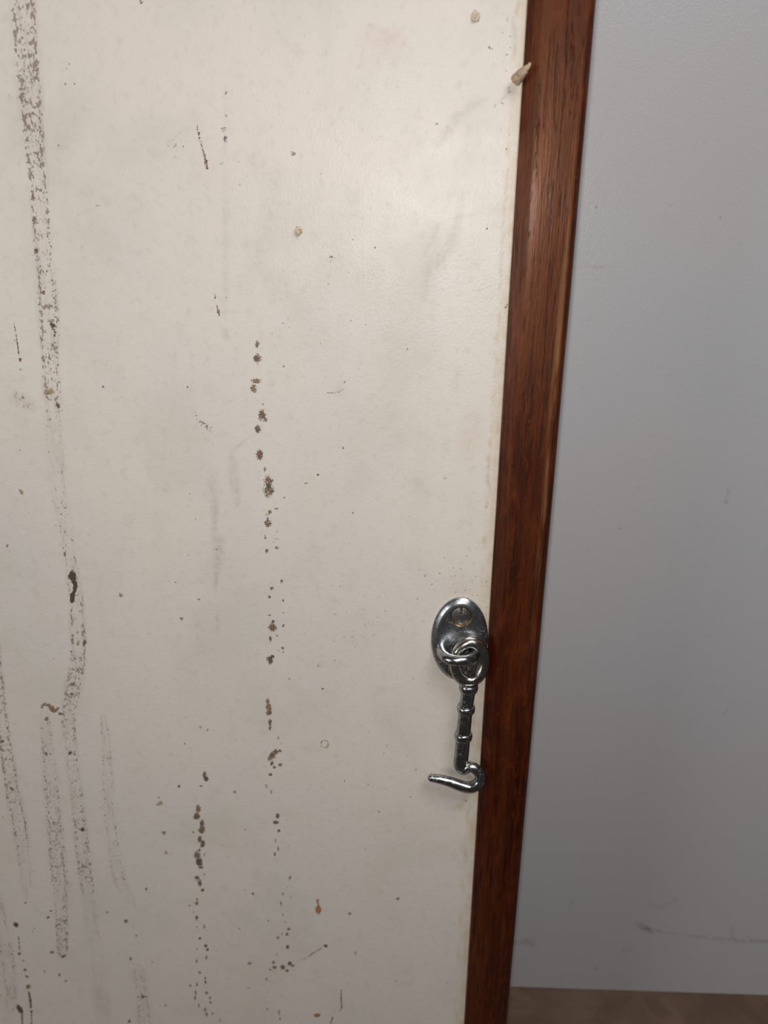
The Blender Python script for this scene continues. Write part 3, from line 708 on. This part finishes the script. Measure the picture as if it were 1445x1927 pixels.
# plate: oval, rounded shoulder, two countersunk holes -- triangulated fan between oval and holes, via boolean-free layout
HOLE_R = 0.0050
hs = [P(867.6, 1160.5, -PT), P(859.5, 1258.0, -PT)]
def plate():
    # lay out rings from the rim in to a slightly domed face, then carve the countersinks with a boolean
    bm = bmesh.new()
    N = 96
    rings = []
    rim = [(1.0, 0.0), (1.0, -0.0007), (0.994, -0.0012)]
    for k in range(1, 8):
        a = math.pi / 2 * k / 7
        rim.append((0.994 - 0.17 * math.sin(a) * 0.9, -0.0012 - (PT - 0.0014) * (math.sin(a) ** 0.8)))
    rim += [(0.74, -PT + 0.00008), (0.5, -PT), (0.25, -PT)]
    for f, y in rim:
        rings.append([bm.verts.new((pc.x + A * f * math.cos(2 * math.pi * k / N), y, pc.z + B * (1 - (1 - f) * A / B if f > 0.8 else f * (1 - 0.2 * A / B) / 0.8) * math.sin(2 * math.pi * k / N))) for k in range(N)])
    for a, b in zip(rings, rings[1:]):
        for k in range(N):
            bm.faces.new((a[k], a[(k + 1) % N], b[(k + 1) % N], b[k]))
    bm.faces.new(rings[-1]); bm.faces.new(rings[0][::-1])
    bmesh.ops.recalc_face_normals(bm, faces=bm.faces)
    o = bm_obj('eye_plate', bm, M_plate, root)
    return o
pl = plate()
for h in hs:                                      # countersunk holes
    cb = bmesh.new()
    V = []
    prof2 = [(0.0, -0.0006), (HOLE_R * 0.86, -0.0006), (HOLE_R * 0.95, -PT + 0.0006), (HOLE_R * 1.02, -PT + 0.00015), (HOLE_R * 1.2, -PT - 0.0008), (0.0, -PT - 0.0008)]
    N = 48; rr = []
    for r_, y in prof2:
        if r_ == 0: rr.append([cb.verts.new((h.x, y, h.z))])
        else: rr.append([cb.verts.new((h.x + r_ * math.cos(6.28318 * k / N), y, h.z + r_ * math.sin(6.28318 * k / N))) for k in range(N)])
    for a, b in zip(rr, rr[1:]):
        for k in range(N):
            l = (k + 1) % N
            if len(a) == 1: cb.faces.new((a[0], b[l], b[k]))
            elif len(b) == 1: cb.faces.new((a[k], a[l], b[0]))
            else: cb.faces.new((a[k], a[l], b[l], b[k]))
    bmesh.ops.recalc_face_normals(cb, faces=cb.faces)
    me = bpy.data.meshes.new('cutter'); cb.to_mesh(me); cb.free()
    co = bpy.data.objects.new('cutter', me); C.objects.link(co)
    me.materials.append(M_brass)
    md = pl.modifiers.new('b', 'BOOLEAN'); md.operation = 'DIFFERENCE'; md.object = co; md.solver = 'EXACT'
    md.material_mode = 'TRANSFER'
    bpy.context.view_layer.update()
    dg = bpy.context.evaluated_depsgraph_get()
    nm = bpy.data.meshes.new_from_object(pl.evaluated_get(dg))
    pl.modifiers.clear(); pl.data = nm
    bpy.data.objects.remove(co)
pl.data.polygons.foreach_set('use_smooth', [True] * len(pl.data.polygons))
pl.data.set_sharp_from_angle(angle=math.radians(32))

def screw(h, mat, ang, name='screw'):
    bm = bmesh.new()
    R = HOLE_R * 0.90; N = 48; sw = 0.00062
    # low domed head made of two D-shaped halves each side of the slot, and the slot floor
    c, sn = math.cos(ang), math.sin(ang)
    def W(x, z, y): return (h.x + x * c - z * sn, y, h.z + x * sn + z * c)
    ytop = -PT + 0.0007; dome = 0.0007
    def yy(x, z): return ytop - dome * (1 - (x * x + z * z) / (R * R))
    for sg in (-1, 1):
        cols = []
        nx = 10
        for i in range(nx + 1):
            x = sw + (R * 0.9995 - sw) * math.sin(math.pi / 2 * i / nx)
            zm = math.sqrt(max(R * R - x * x, 1e-10))
            cols.append([bm.verts.new(W(sg * x, zm * (2 * k / 20 - 1), yy(x, zm * (2 * k / 20 - 1)))) for k in range(21)])
        for a, b in zip(cols, cols[1:]):
            for k in range(20): bm.faces.new((a[k], a[k + 1], b[k + 1], b[k]) if sg > 0 else (a[k], b[k], b[k + 1], a[k + 1]))
        # slot wall
        low = [bm.verts.new((v.co.x, ytop + 0.0009, v.co.z)) for v in cols[0]]
        for k in range(20): bm.faces.new((cols[0][k], low[k], low[k + 1], cols[0][k + 1]))
    zz = math.sqrt(R * R - sw * sw)
    fl = [bm.verts.new(W(x, z, ytop + 0.0009)) for x, z in ((-sw, -zz), (sw, -zz), (sw, zz), (-sw, zz))]
    bm.faces.new(fl)
    # head side
    N = 48
    a = [bm.verts.new(W(R * math.cos(6.28318 * k / N), R * math.sin(6.28318 * k / N), ytop)) for k in range(N)]
    b = [bm.verts.new(W(R * 0.9 * math.cos(6.28318 * k / N), R * 0.9 * math.sin(6.28318 * k / N), -0.0004)) for k in range(N)]
    for k in range(N): bm.faces.new((a[k], a[(k + 1) % N], b[(k + 1) % N], b[k]))
    o = bm_obj(name, bm, mat, root)
    o.data.set_sharp_from_angle(angle=math.radians(35))
    return o
screw(hs[0], M_screw, math.radians(1)); sb = screw(hs[1], M_screw, math.radians(35)); sb['label'] = 'lower screw, mostly behind the ring'

# staple: half ring standing out from the plate in a level plane
xa = P(831, 1212, -PT).x; xb = P(893, 1212, -PT).x
zc = P(848, 1222, -PT).z
xm = (xa + xb) / 2; hw = (xb - xa) / 2; OUT = 0.0128
pts = []; rad = []
for k in range(0, 33):
    a = math.pi * k / 32
    ca = math.cos(a); sa = math.sin(a)
    x = xm - hw * math.copysign(abs(ca) ** 0.85, ca); y = -PT + 0.0012 - (OUT - PT + 0.0012) * sa ** 0.8
    pts.append(Vector((x, y, zc - 0.0002 * sa))); rad.append(0.00275 - 0.0001 * sa)
V, Fc = tube(pts, rad, 28, up=Vector((0, 0, 1)))
eye = mesh_obj('eye_loop', V, Fc, M_chrome, root); recalc(eye, 40)
# small cast shoulder where the loop leaves the plate
# hook arm : ring, collars, shank, curved tip
YR = -0.0072
rc = P(883.7, 1245.5, YR); sR = S(883.7, 1245.5, YR)
RO_x = 38.5 * sR; rt = 11.0 * sR
RO_z = abs(P(883.7, 1202.5, YR).z - P(883.7, 1288, YR).z) / 2
pts = []; rad = []
NR = 64
for k in range(NR):
    a = 2 * math.pi * k / NR
    pts.append(Vector((rc.x + (RO_x - rt) * math.cos(a), YR + 0.0009 * math.cos(a) + 0.0012 * math.sin(a), rc.z + (RO_z - rt) * math.sin(a))))
    rad.append(rt)
# shank
sh = [(884.5, 1284, YR - 0.0012, 13.5), (881.5, 1300, -0.0078, 13.2), (877, 1330, -0.0074, 12.8), (872, 1380, -0.0066, 13.2), (869.5, 1410, -0.0062, 13.5), (867, 1434, -0.0060, 13.5)]
hk = [(867.5, 1441, -0.0060, 12.6), (872.5, 1446.5, -0.0062, 10.2), (884, 1442.5, -0.0068, 9.6), (895.5, 1447.5, -0.0074, 9.8), (903.5, 1458, -0.0078, 10.4), (902, 1471, -0.0082, 10.6), (890, 1480, -0.0086, 10.6), (876, 1480.5, -0.0086, 10.2),
      (862, 1476.5, -0.0084, 10.0), (845, 1470.5, -0.0080, 9.2), (828, 1466, -0.0076, 8.4), (812, 1463.5, -0.0074, 7.2)]
apts = [P(x, y, Y) for x, y, Y, r in sh + hk]; ar = [r * S(x, y, Y) for x, y, Y, r in sh + hk]
ap, arr_ = catmull(apts, ar, 9)
ap, arr_ = round_ends(ap, arr_, a=False, b=True)
V, Fc = tube(ap, arr_, 32)
arm = mesh_obj('hook_arm', V, Fc, M_chrome, root); recalc(arm, 60)
V, Fc = tube(pts, rad, 28, closed=True, up=Vector((0, 1, 0)))
ring_o = mesh_obj('hook_ring', V, Fc, M_ring, None); recalc(ring_o)
ring_o.parent = arm; ring_o.matrix_parent_inverse = Matrix.Translation(root.location).inverted() @ Matrix.Identity(4)
bpy.context.view_layer.update()
ring_o.matrix_parent_inverse = arm.matrix_world.inverted()
def collar(px, py, Y, r, h):
    c = P(px, py, Y); s_ = S(px, py, Y)
    i = min(range(len(ap)), key=lambda i: (ap[i] - c).length)
    t = (ap[i + 1] - ap[i - 1]).normalized()
    n = 14; p_, r_ = [], []
    R = r * s_; H = h * s_
    for k in range(n + 1):
        a = math.pi * k / n
        p_.append(c - t * H * math.cos(a)); r_.append(R * 0.74 + R * 0.26 * math.sin(a) ** 0.7)
    V, Fc = tube(p_, r_, 32)
    o = mesh_obj('collar', V, Fc, M_chrome); recalc(o, 50)
    o.parent = arm; o.matrix_parent_inverse = arm.matrix_world.inverted()
    return o
collar(881.6, 1292.5, -0.0079, 18.0, 8.5)
collar(876.8, 1333, -0.0074, 17.0, 7.5)
collar(871.8, 1384, -0.0066, 17.0, 8.0)

# ------------------------------------------------------------------ small things stuck to the door
def lump(name, px, py, rpx, depth, mat, label, cat, seed, sx=1.0, sz=1.0):
    bm = bmesh.new(); bmesh.ops.create_icosphere(bm, subdivisions=5, radius=1)
    c = P(px, py, 0); r = rpx * S(px, py)
    for v in bm.verts:
        d = 1 + 0.35 * mnoise.noise(v.co * 1.6 + Vector((seed, 0, 0))) + 0.16 * mnoise.noise(v.co * 4.5 + Vector((0, seed, 0)))
        v.co = Vector((v.co.x * d * r * sx, v.co.y * d * depth, v.co.z * d * r * sz))
        if v.co.y > 0.0: v.co.y = 0.0
    o = bm_obj(name, bm, mat)
    o.location = (c.x, 0.0, c.z)
    o['label'] = label; o['category'] = cat
    return o
lump('filler_lump', 894, 31, 8.5, 0.0012, M_lump, 'small pale beige lump stuck high on the cream door near the wood strip', 'lump', 1.3, 0.9, 1.1)
lump('filler_lump', 561, 435, 6.5, 0.0016, M_lump, 'small tan crumb stuck in the upper middle of the cream door', 'lump', 5.1, 0.9, 1.25)

hp = [(969, 153, -0.0022, 9.4), (971, 150.5, -0.0026, 10.2), (974.5, 146, -0.0034, 10.4), (979.5, 140.5, -0.0046, 9.6), (985, 134.5, -0.0056, 8.2), (990.5, 128, -0.0062, 5.8), (995.5, 121.5, -0.0064, 2.8), (998, 118, -0.0064, 1.2)]
pts = [P(x, y, Y) for x, y, Y, r in hp]; rad = [r * S(x, y, Y) for x, y, Y, r in hp]
cp, cr = catmull(pts, rad, 8)
V, Fc = tube(cp, cr, 32, up=Vector((0, 1, 0)), flat=0.8)
V = [v + Vector((mnoise.noise(v * 900), mnoise.noise(v * 900 + Vector((5, 0, 0))), mnoise.noise(v * 700 + Vector((0, 9, 0))))) * 0.00035 for v in V]
V = [Vector((v.x, min(v.y, 0.0) if v.x < XEDGE else v.y, v.z)) for v in V]
husk = mesh_obj('insect_husk', V, Fc, M_husk); recalc(husk, 70)
husk['label'] = 'small beige papery husk stuck across the joint of cream door and wood strip'
husk['category'] = 'husk'
